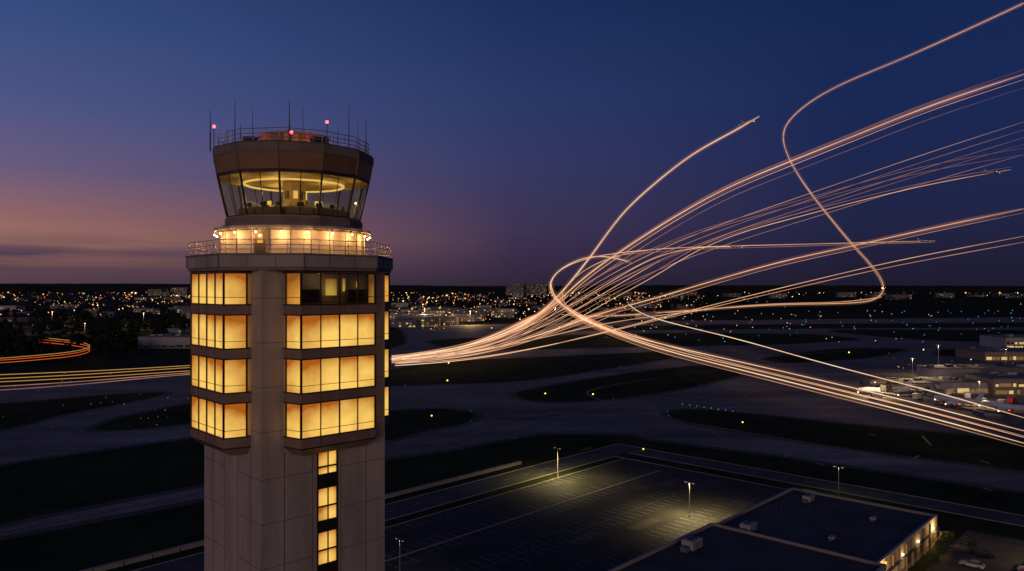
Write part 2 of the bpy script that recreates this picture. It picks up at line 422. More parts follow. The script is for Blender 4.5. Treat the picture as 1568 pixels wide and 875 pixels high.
for px,py,fw in((340,194,-1),(448,203,-5),(498,187,-2.5)):
    x,y=lat(px,fw); zt=60+(440-py)*y/F
    mb.tube((x,y,70.7),(x,y,zt-.1),.035,'dark_metal'); mb.ball((x,y,zt),.13,'red_beacon'); 
    light('beacon_lamp','POINT',(x,y,zt+.2),14,(1,.1,.06),tower,.1)
mb.build('obstruction_beacons',tower)
for a in(-2.3,-.8,.9):
    light('penthouse_lamp','POINT',(*pol(3.7,a),71.2),36,(1,.34,.12),tower,.1)

# ---------------------------------------------------------------- ground
mb=MB()
rings=[0,400,1200,4000,12000,40000]; n=48
vs=[(0,0,0)];fs=[]
for r in rings[1:]:
    for i in range(n): a=2*math.pi*i/n; vs.append((r*math.cos(a),r*math.sin(a),0))
for i in range(n): fs.append((0,1+i,1+(i+1)%n))
for j in range(len(rings)-2):
    for i in range(n): b=1+j*n; fs.append((b+i,b+n+i,b+n+(i+1)%n,b+(i+1)%n))
mb.idx(vs,fs,'grass'); mb.build('ground')
def sm(pts,it=3):
    for _ in range(it):
        o=[]
        for i in range(len(pts)):
            a=pts[i];b=pts[(i+1)%len(pts)]
            o.append((a[0]*.82+b[0]*.18,a[1]*.82+b[1]*.18)); o.append((a[0]*.18+b[0]*.82,a[1]*.18+b[1]*.82))
        pts=o
    return pts
def sheet(mb,pts,z,m): mb.face([(p[0],p[1],z) for p in pts],m)
mb=MB()
sheet(mb,[G(-700,1000),G(2300,1000),G(2300,490),G(1568,486),G(1000,492),G(600,500),G(-700,560)],.03,'taxi_concrete')
mb.build('taxiway_pavement')
isl=[
 [(-900,480),(200,500),(600,497),(620,512),(620,532),(290,573),(0,592),(-900,640)],
 [(-700,665),(0,619),(130,608),(225,601),(262,602),(200,616),(100,634),(0,661),(-700,790)],
 [(135,660),(180,640),(290,618),(420,606),(440,610),(420,640),(290,649),(200,658)],
 [(-700,890),(0,713),(150,692),(320,668),(500,640),(520,655),(500,700),(312,741),(0,801),(-700,980)],
 [(560,572),(690,553),(900,544),(1010,539),(1045,541),(1030,549),(960,560),(800,585),(640,590),(560,592),(520,584)],
 [(785,602),(870,586),(1040,561),(1130,560),(1160,568),(1060,594),(940,612),(850,617),(800,612)],
 [(560,640),(600,629),(680,626),(732,634),(715,648),(650,660),(590,677),(540,684)],
 [(1018,634),(1040,628),(1080,627),(1300,650),(1568,675),(1900,708),(1950,750),(1900,765),(1568,721),(1400,700),(1250,680),(1060,650)],
 [(640,520),(1000,510),(1250,512),(1330,520),(1200,528),(1000,531),(700,538)],
 [(1160,549),(1290,533),(1400,534),(1330,549),(1200,557)],
 [(1240,505),(1500,505),(1900,509),(1900,528),(1600,526),(1400,521)],
 [(700,506),(1000,498),(1900,492),(1900,500),(1300,503),(900,507)],
 [(1440,535),(1568,533),(1750,540),(1500,548),(1430,545)],
]
big=[[(-900,1100),(-300,885),(0,829),(312,769),(470,742),(590,706),(700,690),(830,666),(965,667),(1000,676),(1200,702),(1568,757),(1900,806),(2600,900),(2600,1100)]]
ms=MB(); mg=MB()
def grow(pts,g):
    o=[];n=len(pts)
    ar=sum(pts[i][0]*pts[(i+1)%n][1]-pts[(i+1)%n][0]*pts[i][1] for i in range(n)); s=1 if ar>0 else -1
    for i in range(n):
        a=Vector(pts[i-1]);b=Vector(pts[(i+1)%n]);d=(b-a).normalized(); o.append((pts[i][0]+s*d.y*g,pts[i][1]-s*d.x*g))
    return o
for q in isl:
    w=sm([G(*p) for p in q]); sheet(ms,grow(w,4),.05,'shoulder'); sheet(mg,w,.07,'grass_light')
w=[G(*p) for p in big[0]]; sheet(ms,grow(w,4),.05,'shoulder'); sheet(mg,w,.07,'grass_light')
ms.build('taxiway_shoulder'); mg.build('grass_verge')
mb=MB()
def ribbon(mb,pts,w,z,m,sub=8):
    P=[Vector(p) for p in pts]; Q=[]
    n=len(P)
    for i in range(n-1):
        p0=P[max(i-1,0)];p1=P[i];p2=P[i+1];p3=P[min(i+2,n-1)]
        for j in range(sub):
            t=j/sub; Q.append(.5*((2*p1)+(-p0+p2)*t+(2*p0-5*p1+4*p2-p3)*t*t+(-p0+3*p1-3*p2+p3)*t**3))
    Q.append(P[-1]); L=[];Rr=[]
    for i in range(len(Q)):
        d=(Q[min(i+1,len(Q)-1)]-Q[max(i-1,0)]).normalized(); nrm=Vector((-d.y,d.x))*w/2
        L.append(Q[i]+nrm);Rr.append(Q[i]-nrm)
    for i in range(len(Q)-1): mb.face([(*L[i],z),(*L[i+1],z),(*Rr[i+1],z),(*Rr[i],z)],m)
for line in ([(590,690),(760,650),(900,632),(1000,640),(1200,672),(1568,735)],[(600,610),(780,625),(880,630),(950,620),(1100,605),(1400,612)],[(760,600),(800,620),(860,634)],[(600,600),(800,592),(1000,565),(1200,545),(1400,530)],
  [(0,690),(150,670),(312,648)],[(0,815),(312,755)],[(0,606),(150,600),(300,592)],[(900,632),(820,640),(760,655),(660,690)],[(1000,640),(960,625),(900,600),(1000,580)],[(1050,605),(1200,622),(1380,630),(1568,655)],[(1130,615),(1180,590),(1300,578),(1420,585)]):
    ribbon(mb,[G(*p) for p in line],.5,.085,'paint_yellow')
    ribbon(mb,[G(*p) for p in line],1.8,.078,'shoulder')
for a,b in(((1412,668),(1425,682)),((1500,706),(1515,710)),((1505,748),(1520,752)),((1407,698),(1400,702)),((1090,664),(1105,668)),((1255,690),(1268,693)),((1250,710),(1262,713)),((1330,665),(1340,667)),((780,668),(792,672)),((890,690),(905,686)),((1200,700),(1212,696)),((1150,690),(1162,686))):
    ribbon(mb,[G(*a),G(*b)],.7,.088,'paint_yellow',1)
mb.build('taxiway_markings')
# ---------------------------------------------------------------- landside grid
OX,OY=G(950,705); ux,uy=-.689,-.725; vx,vy=.725,-.689
def LG(u,v): return (OX+u*ux+v*vx, OY+u*uy+v*vy)
LR=math.atan2(vy,vx)
def quad(mb,u0,u1,v0,v1,z,m): mb.face([(*LG(u0,v0),z),(*LG(u1,v0),z),(*LG(u1,v1),z),(*LG(u0,v1),z)],m)
def lbox(mb,u0,u1,v0,v1,z0,z1,m): mb.prism([LG(u0,v0),LG(u1,v0),LG(u1,v1),LG(u0,v1)],z0,z1,m)
mb=MB()
quad(mb,-21,-11,-16,420,.10,'road_asphalt'); quad(mb,-11,260,-16,-5,.10,'road_asphalt')
quad(mb,-11.3,-11.1,0,420,.115,'paint_white'); 
u=-10
while u<250: quad(mb,u,u+3,-10.6,-10.4,.115,'paint_yellow'); u+=9
v=-5
while v<400: quad(mb,-16.1,-15.9,v,v+3,.115,'paint_yellow'); v+=9
mb.build('service_road')
mb=MB(); quad(mb,-3,190,0,62,.11,'asphalt'); mb.build('parking_lot')
mb=MB()
for vv in (0.6,12.6,18.4,30.8,36.3,48.6,54.1):
    u=4
    while u<150:
        if not(vv<1 and u>110) and R()<.96: quad(mb,u,u+.12,vv+U(0,.3),vv+U(4.5,5.0),.125,'paint_white')
        u+=2.75
quad(mb,4,150,36,36.1,.126,'paint_white')
mb.build('parking_lines')
# asphalt patches and crack sealing in the lot
mb=MB()
for i in range(9):
    u=U(5,110);v=U(6,56); quad(mb,u,u+U(4,12),v,v+U(2,5),.118,random.choice(['road_asphalt','roof_dark','shoulder']))
mb.build('asphalt_patches')
mb=MB()
lbox(mb,-3.3,-3,-5,62,0,.25,'kerb'); lbox(mb,-3.3,190,-.35,0,0,.25,'kerb'); lbox(mb,-3.3,190,-5,-4.7,0,.25,'kerb'); lbox(mb,-11,-10.7,-4,300,0,.22,'kerb')
lbox(mb,4,150,17.7,18.2,0,.25,'kerb'); lbox(mb,-3,190,62,62.3,0,.25,'kerb'); lbox(mb,-21.3,-21,-16,400,0,.22,'kerb')
lbox(mb,-21,250,-16.4,-16.1,0,.22,'kerb'); lbox(mb,62,110,59,60.5,0,.2,'kerb')
mb.build('kerbs')
mb=MB(); lbox(mb,28,260,-21.5,-20.9,0,1.0,'kerb'); lbox(mb,28,260,-21.7,-20.7,1.0,1.12,'kerb')
for i in range(38): lbox(mb,28+i*6,28.4+i*6,-20.85,-20.65,0,1.0,'kerb')
mb.build('boundary_wall')
mb=MB(); lbox(mb,-3,60,62.5,63,0,1.3,'kerb'); lbox(mb,-3,-2.5,63,66,0,1.3,'kerb'); mb.build('boundary_wall')
bld=empty('airport_office_building')
mb=MB()
lbox(mb,17,60.5,67.5,102,0,5.9,'wall_tan'); lbox(mb,60.5,135,67.5,104,0,6.6,'wall_tan')
mb.build('walls',bld)
mb=MB()
lbox(mb,17.5,60,68,101.5,5.9,6.0,'roof_dark'); lbox(mb,61,134.5,68,103.5,6.6,6.7,'roof_dark')
for u0,u1,v0,v1,z in((17,17.45,67.5,102,5.9),(17.45,60.5,67.5,67.95,5.9),(17.45,60.5,101.55,102,5.9),(60.5,60.95,67.5,104,6.6),(60.95,135,67.5,67.95,6.6),(60.95,135,103.55,104,6.6)):
    lbox(mb,u0,u1,v0,v1,z,z+.55,'wall_tan'); lbox(mb,u0-.06,u1+.06,v0-.06,v1+.06,z+.55,z+.63,'wall_white')
mb.build('roof',bld)
mb=MB()
def hvac(u,v,z,s=1):
    lbox(mb,u-1.6*s,u+1.6*s,v-1.1*s,v+1.1*s,z+.3,z+1.7*s,'wall_white'); lbox(mb,u-1.8*s,u+1.8*s,v-1.3*s,v+1.3*s,z,z+.3,'dark_metal')
    lbox(mb,u+1.6*s,u+2.9*s,v-.6*s,v+.6*s,z+.1,z+.9*s,'wall_grey')
    for k in range(5): lbox(mb,u-1.4*s+k*.6*s,u-1.2*s+k*.6*s,v+1.1*s,v+1.14*s,z+.4,z+1.5*s,'dark_metal')
    x,y=LG(u-.7,v); mb.tube((x,y,z+1.7*s),(x,y,z+1.95*s),.55*s,'dark_metal',12)
    x,y=LG(u+.7,v); mb.tube((x,y,z+1.7*s),(x,y,z+1.95*s),.55*s,'dark_metal',12)
hvac(25,75,6.0,.9); hvac(57,74.5,6.0,1.1); hvac(30,92,6,.5); hvac(77,72,6.7,1.2); hvac(50,90,6,.5); hvac(90,90,6.7,1)
for i in range(12):
    x,y=LG(U(20,120),U(70,100)); mb.tube((x,y,6.0),(x,y,7.4),.12,'dark_metal')
for i in range(9): lbox(mb,17.5,60,70.5+i*3.4,70.54+i*3.4,6.0,6.02,'wall_grey')
mb.build('rooftop_units',bld)
mb=MB()
for i in range(9):
    u=20+i*4.5
    lbox(mb,u,u+2.2,102.0,102.06,1.2,3.2,'frame'); lbox(mb,u+.1,u+2.1,102.06,102.08,1.3,3.1,'win_far_dim' if i in(1,5,6) else 'interior_dark')
    lbox(mb,u+2.9,u+3.3,102.0,102.25,0,5.85,'wall_tan')
lbox(mb,17,60,102.0,102.6,3.6,3.75,'dark_metal')
for u in(21,44,57,33): lbox(mb,u-.2,u+.2,102.02,102.35,4.2,4.5,'lamp_warm')
mb.build('windows_and_lamps',bld)
for u,e in((21,900),(57,1600),(44,160),(33,120)):
    light('wall_lamp','POINT',(*LG(u,103.1),4.3),e,(1,.64,.22),bld,.15)
mb=MB(); quad(mb,2,62,105,175,.09,'road_asphalt'); 
for i in range(16):
    quad(mb,6+i*2.8,6.14+i*2.8,119,124,.10,'paint_white'); quad(mb,6+i*2.8,6.14+i*2.8,136,146,.10,'paint_white')
mb.build('parking_lot')
def car(p,rot,col,name='parked_car',s=1,van=False):
    mb=MB()
    prof=[(-2.25,.35),(-2.3,.75),(-2.15,.95),(-1.2,1.0),(-.9,1.02),(1.0,.95),(2.0,.82),(2.25,.65),(2.3,.35)]
    n=len(prof)
    for sgn in(-1,1): mb.face([(x,sgn*.88,z) for x,z in (prof if sgn<0 else prof[::-1])],col)
    for i in range(n): a=prof[i];b=prof[(i+1)%n]; mb.face([(a[0],-.88,a[1]),(b[0],-.88,b[1]),(b[0],.88,b[1]),(a[0],.88,a[1])],col)
    lo=[(-1.9,-.82),(1.0,-.82),(1.0,.82),(-1.9,.82)];hi=[(-1.4,-.66),(.25,-.66),(.25,.66),(-1.4,.66)]
    if van: mb.box((-.8,0,1.55),(2.8,1.76,1.3),col); mb.prism([(.6,-.8),(1.6,-.8),(1.6,.8),(.6,.8)],.95,1.8,'frame',[(.6,-.75),(1.0,-.75),(1.0,.75),(.6,.75)])
    else: mb.prism(lo,.98,1.42,'frame',hi); mb.prism([(x*1.0,y*1.02) for x,y in hi],1.42,1.48,col)
    for x in(-1.4,1.4):
        for y in(-.9,.9): mb.tube((x,y-.1,.33),(x,y+.1,.33),.33,'tyre',12)
    for y in(-.6,.6): mb.box((2.28,y,.68),(.06,.35,.14),'paint_white'); mb.box((-2.29,y,.8),(.05,.35,.14),'car_red')
    o=mb.build(name); o.location=(p[0],p[1],.1); o.rotation_euler=(0,0,rot); o.scale=(s,s,s); return o
for i,(u,v) in enumerate(((21.5,121.5),(24.3,121.3),(27.1,121.6),(32.7,121.4),(35.5,121.5),(20,112),(29,111.6),(10.3,121),(12,140),(26,141),(40.9,121))):
    car(LG(u,v),LR+random.choice((0,math.pi))+U(-.03,.03),random.choice(['car_silver','car_dark','car_white','car_red','car_silver']))
for px,py,c in((1405,612,'car_white'),(1440,616,'car_white'),(1422,606,'car_silver'),(1500,619,'car_white'),(1535,622,'car_silver'),(1340,612,'car_white'),(1480,610,'car_white'),(1550,618,'car_red')):
    car(G(px,py),U(0,3),c,'service_van',1.5,True)
def street_lamp(x,y,h=9,rot=0,energy=0,col=(1,.8,.4),dx=0,dy=0,kind='SPOT'):
    e=empty('street_lamp',(x,y,0)); mb=MB()
    mb.tube((0,0,0),(0,0,.6),.28,'kerb',10); mb.tube((0,0,.6),(0,0,h),.12,'metal_rail',8,.07)
    for s in(-1,1):
        mb.tube((0,0,h-.1),(s*.9*math.cos(rot),s*.9*math.sin(rot),h+.1),.05,'metal_rail'); c=(s*1.1*math.cos(rot),s*1.1*math.sin(rot),h+.1)
        mb.box(c,(.8,.4,.14),'dark_metal',rot); mb.box((c[0],c[1],h+.01),(.6,.3,.05),'city_yellow',rot)
    mb.build('pole',e)
    if energy: light('lamp','SPOT',(dx,dy,h-.2),energy,col,e,.25,(0,0,0),165,.5)
street_lamp(*LG(40,50),9,LR,21000,(1,.76,.34)); street_lamp(*LG(32,-1.5),9,LR,12000,(1,.80,.34),dx=1.5,dy=-4)
street_lamp(*LG(-4,72),9,LR,900); street_lamp(*LG(119,30),9,LR,500); street_lamp(*LG(15,131),9,LR,9000,(1,.64,.27)); street_lamp(*LG(45,131),9,LR,9000,(1,.64,.27))
def tree(x,y,h,name='tree'):
    e=empty(name,(x,y,0)); mb=MB()
    mb.tube((0,0,0),(.1,0,h*.45),.16,'bark',7,.09)
    for i in range(6):
        a=i*1.05; mb.tube((.1,0,h*.35+i*.08),(math.cos(a)*h*.25,math.sin(a)*h*.25,h*.7+U(-.3,.3)),.06,'bark',5,.02)
    mb.build('trunk',e); mb=MB()
    for c in range(26):
        a=U(0,6.28);r=h*.34*math.sqrt(R());zc=h*(.4+.55*R()); cx,cy=r*math.cos(a),r*math.sin(a)
        for _ in range(45):
            p=Vector((cx+random.gauss(0,h*.07),cy+random.gauss(0,h*.07),zc+random.gauss(0,h*.06)))
            d=Vector((U(-1,1),U(-1,1),U(-1,1))).normalized()*.16; q=d.orthogonal().normalized()*.11
            mb.face([p-d,p+q,p+d,p-q],'foliage')
    mb.build('crown',e)
for u,v,h in((22,105,4.5),(27,105.5,3.6),(14,99,4),(10,92,3),(36,106,3),(18,109,3.2)): tree(*LG(u,v),h)

# ---------------------------------------------------------------- airplanes
def airplane(loc,heading,pitch=0,s=1.0):
    e=empty('airplane',loc); e.rotation_euler=(0,-pitch,heading); e.scale=(s,s,s)
    mb=MB(); st=[(-19,.25,1.4),(-16,.9,.9),(-10,1.8,.2),(0,2,0),(12,2,0),(16,1.6,-.1),(18.3,.8,-.4),(19,.1,-.5)]; n=12
    vs=[];fs=[]
    for x,r,z in st:
        for i in range(n): a=2*math.pi*i/n; vs.append((x,r*math.cos(a),z+r*math.sin(a)))
    for j in range(len(st)-1):
        for i in range(n): fs.append((j*n+i,j*n+(i+1)%n,(j+1)*n+(i+1)%n,(j+1)*n+i))
    mb.idx(vs,fs,'plane_white'); mb.build('fuselage',e,True)
    mb=MB()
    for s_ in(-1,1):
        mb.prism([(4,s_*1.5),(-2.5,s_*1.5),(-7,s_*17),(-5.2,s_*17)],-1.1,-.7,'plane_white')
        mb.prism([(-15,s_*.5),(-18,s_*.5),(-19.5,s_*6.5),(-18.3,s_*6.5)],1.4,1.6,'plane_white')
        mb.tube((3,s_*5.5,-2.2),(-1.2,s_*5.5,-2.2),1.05,'wall_grey',12,.8)
        mb.ball((-6,s_*17,-.9),.45,'city_white')
    vs=[(-13,-.15,1.6),(-18,-.15,1.6),(-20,-.1,8),(-17.6,-.1,8)]
    mb.idx(vs+[(x,-y,z) for x,y,z in vs],[(0,1,2,3),(7,6,5,4),(0,3,7,4),(3,2,6,7),(2,1,5,6),(0,4,5,1)],'plane_white')
    mb.ball((17,0,-2),.5,'city_white'); mb.ball((-2,0,-2.1),.6,'city_red')
    for x,y in((13,0),(-2,3),(-2,-3)): mb.tube((x,y,-3.6),(x,y,-1),.3,'dark_metal')
    mb.build('wings_and_tail',e)
    return e
airplane(W(1146,187,1380),math.radians(35),.35,1.0)
airplane(W(1520,264,1500),math.radians(10),.1,1.0)
airplane(W(1127,378,1300),math.radians(20),.05,.7)
airplane(W(958,402,1300),math.radians(20),.05,.6)
airplane(W(1415,369,1440),math.radians(5),.0,.7)

# ---------------------------------------------------------------- light trails
trails=empty('aircraft_light_trails')
def trail(pts,g0,g1,sky=1300,w=1.0,off=0,off1=None,name='light_trail',mat='trail_light',bloom=False):
    off1=off if off1 is None else off1
    P=[]
    for i,p in enumerate(pts):
        t=i/(len(pts)-1); x,y=p[0],p[1]+off*(1-t)+off1*t
        d=sky+(x-850)*.25
        if y>444: d=min(d,50*F/(y-440))
        P.append(W(x,y,d))
    Q=[];n=len(P)
    for i in range(n-1):
        p0=P[max(i-1,0)];p1=P[i];p2=P[i+1];p3=P[min(i+2,n-1)]
        for j in range(14):
            t=j/14; Q.append(.5*((2*p1)+(-p0+p2)*t+(2*p0-5*p1+4*p2-p3)*t*t+(-p0+3*p1-3*p2+p3)*t**3))
    Q.append(P[-1].copy())
    for _ in range(40):
        Q=[Q[0]]+[Q[i]*.5+(Q[i-1]+Q[i+1])*.25 for i in range(1,len(Q)-1)]+[Q[-1]]
    def tubem(rad,k,mat,nm):
        vs=[];fs=[];gl=[]
        N=len(Q)
        for i,q in enumerate(Q):
            d=(Q[min(i+1,N-1)]-Q[max(i-1,0)]).normalized()
            a=(Vector((0,0,1))-d*d.z).normalized(); b=d.cross(a)
            t=i/(N-1); r=rad*math.hypot(q.x,q.y)**.9
            if t>.93: r*=max(.25,1-(t-.93)*8)
            for j in range(k): vs.append(q+(a*math.cos(2*math.pi*j/k)+b*math.sin(2*math.pi*j/k))*r); gl.append((g0+(g1-g0)*t)*(1+.12*math.sin(t*31+off)+.05*math.sin(t*97+off*2)))
        for i in range(N-1):
            for j in range(k): fs.append((i*k+j,i*k+(j+1)%k,(i+1)*k+(j+1)%k,(i+1)*k+j))
        fs.append(tuple(reversed(range(k)))); fs.append(tuple(range((N-1)*k,N*k)))
        me=bpy.data.meshes.new(nm); me.from_pydata([tuple(v) for v in vs],[],fs); me.materials.append(M[mat])
        at=me.attributes.new('glow','FLOAT','POINT'); at.data.foreach_set('value',gl)
        o=bpy.data.objects.new(nm,me); sc.collection.objects.link(o); o.parent=trails
    tubem(w*.00108,6,mat,name)
    if bloom: tubem(.0075*w,10,'trail_bloom','bloom_tube')
T1=[(600,549),(680,538),(760,516),(815,490),(858,450),(905,392),(950,330),(1000,283),(1060,236),(1120,203),(1163,178)]
trail(T1,1.0,.72,w=1.0,bloom=True); trail(T1,.5,.4,w=.7,off=4,off1=1)
T4=[(600,552),(700,538),(790,510),(852,465),(900,422),(960,380),(1030,335),(1110,290),(1200,252),(1310,208),(1430,160),(1568,114)]
trail(T4,.9,.5,w=1.15,off=-2,off1=0,bloom=True); trail(T4,.7,.38,w=.75,off=3,off1=8); trail(T4,.4,.13,w=.9,off=0,off1=-7); trail([(p[0]+6,p[1]+3) for p in T4],.4,.10,w=.8,off=0,off1=16)
T5=[(600,545),(720,530),(810,500),(880,455),(940,418),(1020,378),(1120,338),(1230,300),(1340,262),(1450,225),(1568,187)]
for k,(o0,o1,g,w) in enumerate(((0,0,.32,.65),(4,12,.20,.6),(8,24,.22,.55),(2,34,.16,.55),(10,50,.24,.55))): trail(T5,g+.25,g,1350+30*k,w,o0,o1)
T6=[(610,556),(740,542),(850,508),(930,462),(1000,425),(1060,388),(1130,358),(1220,333),(1320,307),(1430,281),(1548,260)]
trail(T6,.8,.5,1350,.75,0,0); trail(T6,.4,.2,1350,.65,-8,-4)
T6b=[(605,548),(700,533),(800,505),(870,470),(930,435),(1000,395),(1070,379),(1140,377)]
trail(T6b,.7,.6,1250,.85)
T7=[(842,440),(850,420),(880,402),(940,388),(1050,379),(1200,375),(1320,372),(1432,369)]
trail(T7,.75,.45,1300,.8); trail(T7[3:],.25,.25,1300,.7,4,2)
T8=[(600,551),(720,541),(830,512),(920,480),(1010,455),(1100,428),(1200,400),(1310,376),(1430,349),(1568,320)]
trail(T8,.95,.5,1300,.95,bloom=True); trail(T8,.5,.3,1300,.7,5,6)
T9=[(605,560),(730,550),(860,525),(960,500),(1060,475),(1160,450),(1280,421),(1400,394),(1568,362)]
trail(T9,.8,.45,1300,.85); trail(T9,.6,.36,1300,.75,-3,9)
T10=[(600,546),(690,532),(770,508),(830,478),(890,440),(960,400),(1060,360),(1180,325),(1300,292),(1420,262),(1568,237)]
trail(T10,.4,.14,1300,.7); trail(T10,.4,.14,1300,.7,6,-10)
LP=[(966,402),(930,393),(895,395),(862,410),(843,430),(845,452),(870,475),(920,500),(1000,524),(1100,547),(1220,574),(1360,607),(1470,635),(1568,660)]
trail(LP,.7,.85,1300,.95,bloom=True)
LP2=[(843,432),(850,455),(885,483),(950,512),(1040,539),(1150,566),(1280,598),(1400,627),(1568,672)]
trail(LP2,.8,.95,1300,1.05,0,7,bloom=True); trail(LP2,.7,.7,1300,.8,2,-2); trail(LP2,.4,.4,1300,.7,6,12)
LP3=[(1135,378),(1060,379),(990,383),(925,398),(880,425),(858,455),(880,478),(950,507),(1050,538),(1160,566),(1300,600),(1430,632),(1568,668)]
trail(LP3,.6,.5,1350,.8)
LP4=[(962,466),(985,482),(1040,498),(1120,517),(1220,545),(1320,572),(1430,600),(1568,640)]
trail(LP4,.9,.8,1200,.95)
T3=[(1568,5),(1480,46),(1380,91),(1290,128),(1235,160),(1203,192),(1200,222),(1222,268),(1262,322),(1305,374),(1342,415),(1354,442),(1338,460),(1290,465),(1180,467),(1080,474),(1000,480),(920,485),(860,482)]
trail(T3,.5,.72,1500,.75,bloom=True); trail(T3[5:12],.35,.35,1500,.6,1,4)
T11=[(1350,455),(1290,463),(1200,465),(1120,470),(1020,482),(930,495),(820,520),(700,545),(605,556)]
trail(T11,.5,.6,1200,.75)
trail([(600,547),(660,540),(740,522),(820,483)],1,.9,1200,.9,bloom=True)
trail([(600,553),(680,543),(780,520),(860,487),(940,440),(1010,400)],.85,.5,1200,.85)
trail([(600,551),(700,541),(800,524),(900,500),(960,470),(985,450)],.7,.2,1200,.8)
for y0,y1,g in((574,560,.45),(580,563,.4),(585,568,.3),(592,571,.2),(598,573,.15)):
    trail([(-200,y0+9),(0,y0),(150,(y0+y1)/2+1),(290,y1),(420,y1-7),(600,550)],g,g+.3,1200,.7,mat='trail_light' if g<.3 else 'trail_yellow')
for y,m in((552,'trail_red'),(549,'trail_yellow'),(556,'trail_red')):
    trail([(-60,y+2),(0,y),(60,y-5),(110,y-10),(140,y-18),(120,y-26),(60,y-32)],1,1,1200,.6,name='road_light_trail',mat=m)

# ---------------------------------------------------------------- lights on the field & town
mb=MB()
for px,py in((685,583),(835,603),(908,604),(1137,647),(985,688),(661,637),(687,556),(1300,540)): 
    x,y=G(px,py,.5); mb.octa((x,y,.6),.0011*y,'taxi_amber'); mb.tube((x,y,0),(x,y,.5),.06,'dark_metal',5)
for i in range(150):
    px=U(850,1600);py=476+30*R()**1.3 if R()<.8 else U(500,525)
    x,y=G(px,py); mb.octa((x,y,.7),y*U(.0003,.0007),random.choice(['taxi_blue','taxi_blue','taxi_green','city_orange']))
for q in (isl[7],isl[6],isl[5],isl[4]):
    w=sm([G(*p) for p in q]); w=grow(w,1.5)
    for p in w[::9]:
        if p[1]>0: mb.octa((p[0],p[1],.5),p[1]*.00028,'taxi_blue')
for i in range(8):
    px=1045+i*11; py=620+i*1.6; x,y=G(px,py); mb.octa((x,y,.4),y*.0005,'taxi_green' if i%2 else 'taxi_blue')
for i in range(30):
    px=U(0,300);py=U(570,660); x,y=G(px,py); mb.octa((x,y,.4),y*.0003,random.choice(['taxi_blue','city_orange']))
mb.build('airfield_edge_lights')
mb=MB()
def cl(px,py,k=1):
    d=min(60*F/(py-440),7000); x=(px-784)/F*d; z=U(4,12)*min(1,d/1500)
    mb.octa((x,d,z),d*(.00020+.0008*R()**3.0)*k,random.choices(['city_dim','city_orange','city_yellow','city_white','city_red','city_green'],[.36,.34,.17,.08,.035,.015])[0])
for i in range(600):
    px=U(-150,1750); py=446+abs(random.gauss(0,11))
    if px>1080 and R()<.6: continue
    cl(px,py)
for c in range(60):
    cx=U(-120,330) if R()<.5 else U(600,1080); cy=452+abs(random.gauss(0,20)); sp_=U(6,30)
    for i in range(int(U(4,18))): cl(cx+random.gauss(0,sp_),max(446,cy+random.gauss(0,2)),1.2)
for i in range(110): cl(U(-150,300),U(455,512))
for i in range(30): cl(U(-150,220),U(505,550))
for i in range(170): cl(U(600,1010),452+abs(random.gauss(14,14)))
for i in range(120): cl(random.gauss(680,50),random.gauss(482,9) ,1.4)
for i in range(30): cl(U(-100,1650),U(445,452),1.7)
for i in range(50): cl(U(1360,1600),U(515,600),1.0)
mb.build('city_lights')
mb=MB()
def tb(px,py,w,dp,h,m='wall_grey',lit=.4):
    d=60*F/(py-440); x=(px-784)/F*d; rot=U(-.4,.4)
    mb.box((x,d,h/2),(w,dp,h),m,rot); mb.box((x,d,h+.4),(w*.3,dp*.4,.8),'dark_metal',rot)
    ca,sa=math.cos(rot),math.sin(rot)
    for fl in range(max(1,int(h/4))):
        nw=max(2,int(w/6))
        for j in range(nw):
            if R()<lit:
                lx=-w/2+(j+.5)*w/nw; ly=-dp/2-.15
                mb.box((x+lx*ca-ly*sa,d+lx*sa+ly*ca,2.2+fl*4),(w/nw*.55,.1,1.9),random.choice(['win_far','win_far_dim','win_far_dim']),rot)
for i in range(100): tb(U(-120,1050),454+abs(random.gauss(0,22)),U(20,80),U(15,40),U(5,13),random.choice(['wall_grey','wall_grey','wall_grey','wall_white']),.2)
for i in range(26): tb(U(600,800),U(474,502),U(25,70),U(15,35),U(6,14),random.choice(['wall_white','wall_grey']),.45)
for i in range(12): tb(U(782,830),452+R(),U(60,110),60,U(50,95),'wall_grey',.18)
for i in range(9): tb(U(240,290),453+R(),U(60,110),60,U(30,60),'wall_grey',.2)
for i in range(18): tb(U(950,1700),452+R()*8,U(60,110),60,U(10,35),'wall_grey',.18)
mb.build('city_buildings')
def shed(name,px0,px1,py,h,dp,m='wall_white',wl=None,rot=0,lit=.5,top=99):
    e=empty(name); mb=MB(); d=60*F/(py-440); x0=(px0-784)/F*d;x1=(px1-784)/F*d; w=x1-x0; cx=(x0+x1)/2
    mb.box((cx,d+dp/2,h/2),(w,dp,h),m,rot); mb.box((cx,d+dp/2,h+.3),(w+1,dp+1,.6),'wall_grey',rot)
    for i in range(max(4,int(w/8))): mb.box((cx+U(-.45,.45)*w,d+dp*U(.2,.85),h+1.1),(U(1.5,6),U(1.5,4),U(.9,2.0)),random.choice(['wall_grey','dark_metal','wall_white']),rot)
    ca,sa=math.cos(rot),math.sin(rot)
    for fl in range(min(top,max(1,int(h/4.2)))):
        lx=-w/2+1.2
        while lx<w/2-3:
            ww=random.choice([1.6,2.4,2.4,4.5,6.5]); ww=min(ww,w/2-1-lx)
            c_=lx+ww/2; ly=-dp/2-.12; hh=random.choice([1.3,1.8,2.3]) if fl else U(1.8,2.8)
            c=(cx+c_*ca-ly*sa,d+dp/2+c_*sa+ly*ca,.9+hh/2+fl*4)
            if wl or fl==0:
                r_=R(); mb.box(c,(ww,.12,hh),wl if (wl and r_<lit*.55) else ('win_far_dim' if wl and r_<lit*1.2 else 'frame'),rot)
            lx+=ww+U(.5,2.2)
    mb.build('shell',e); return (cx,d)
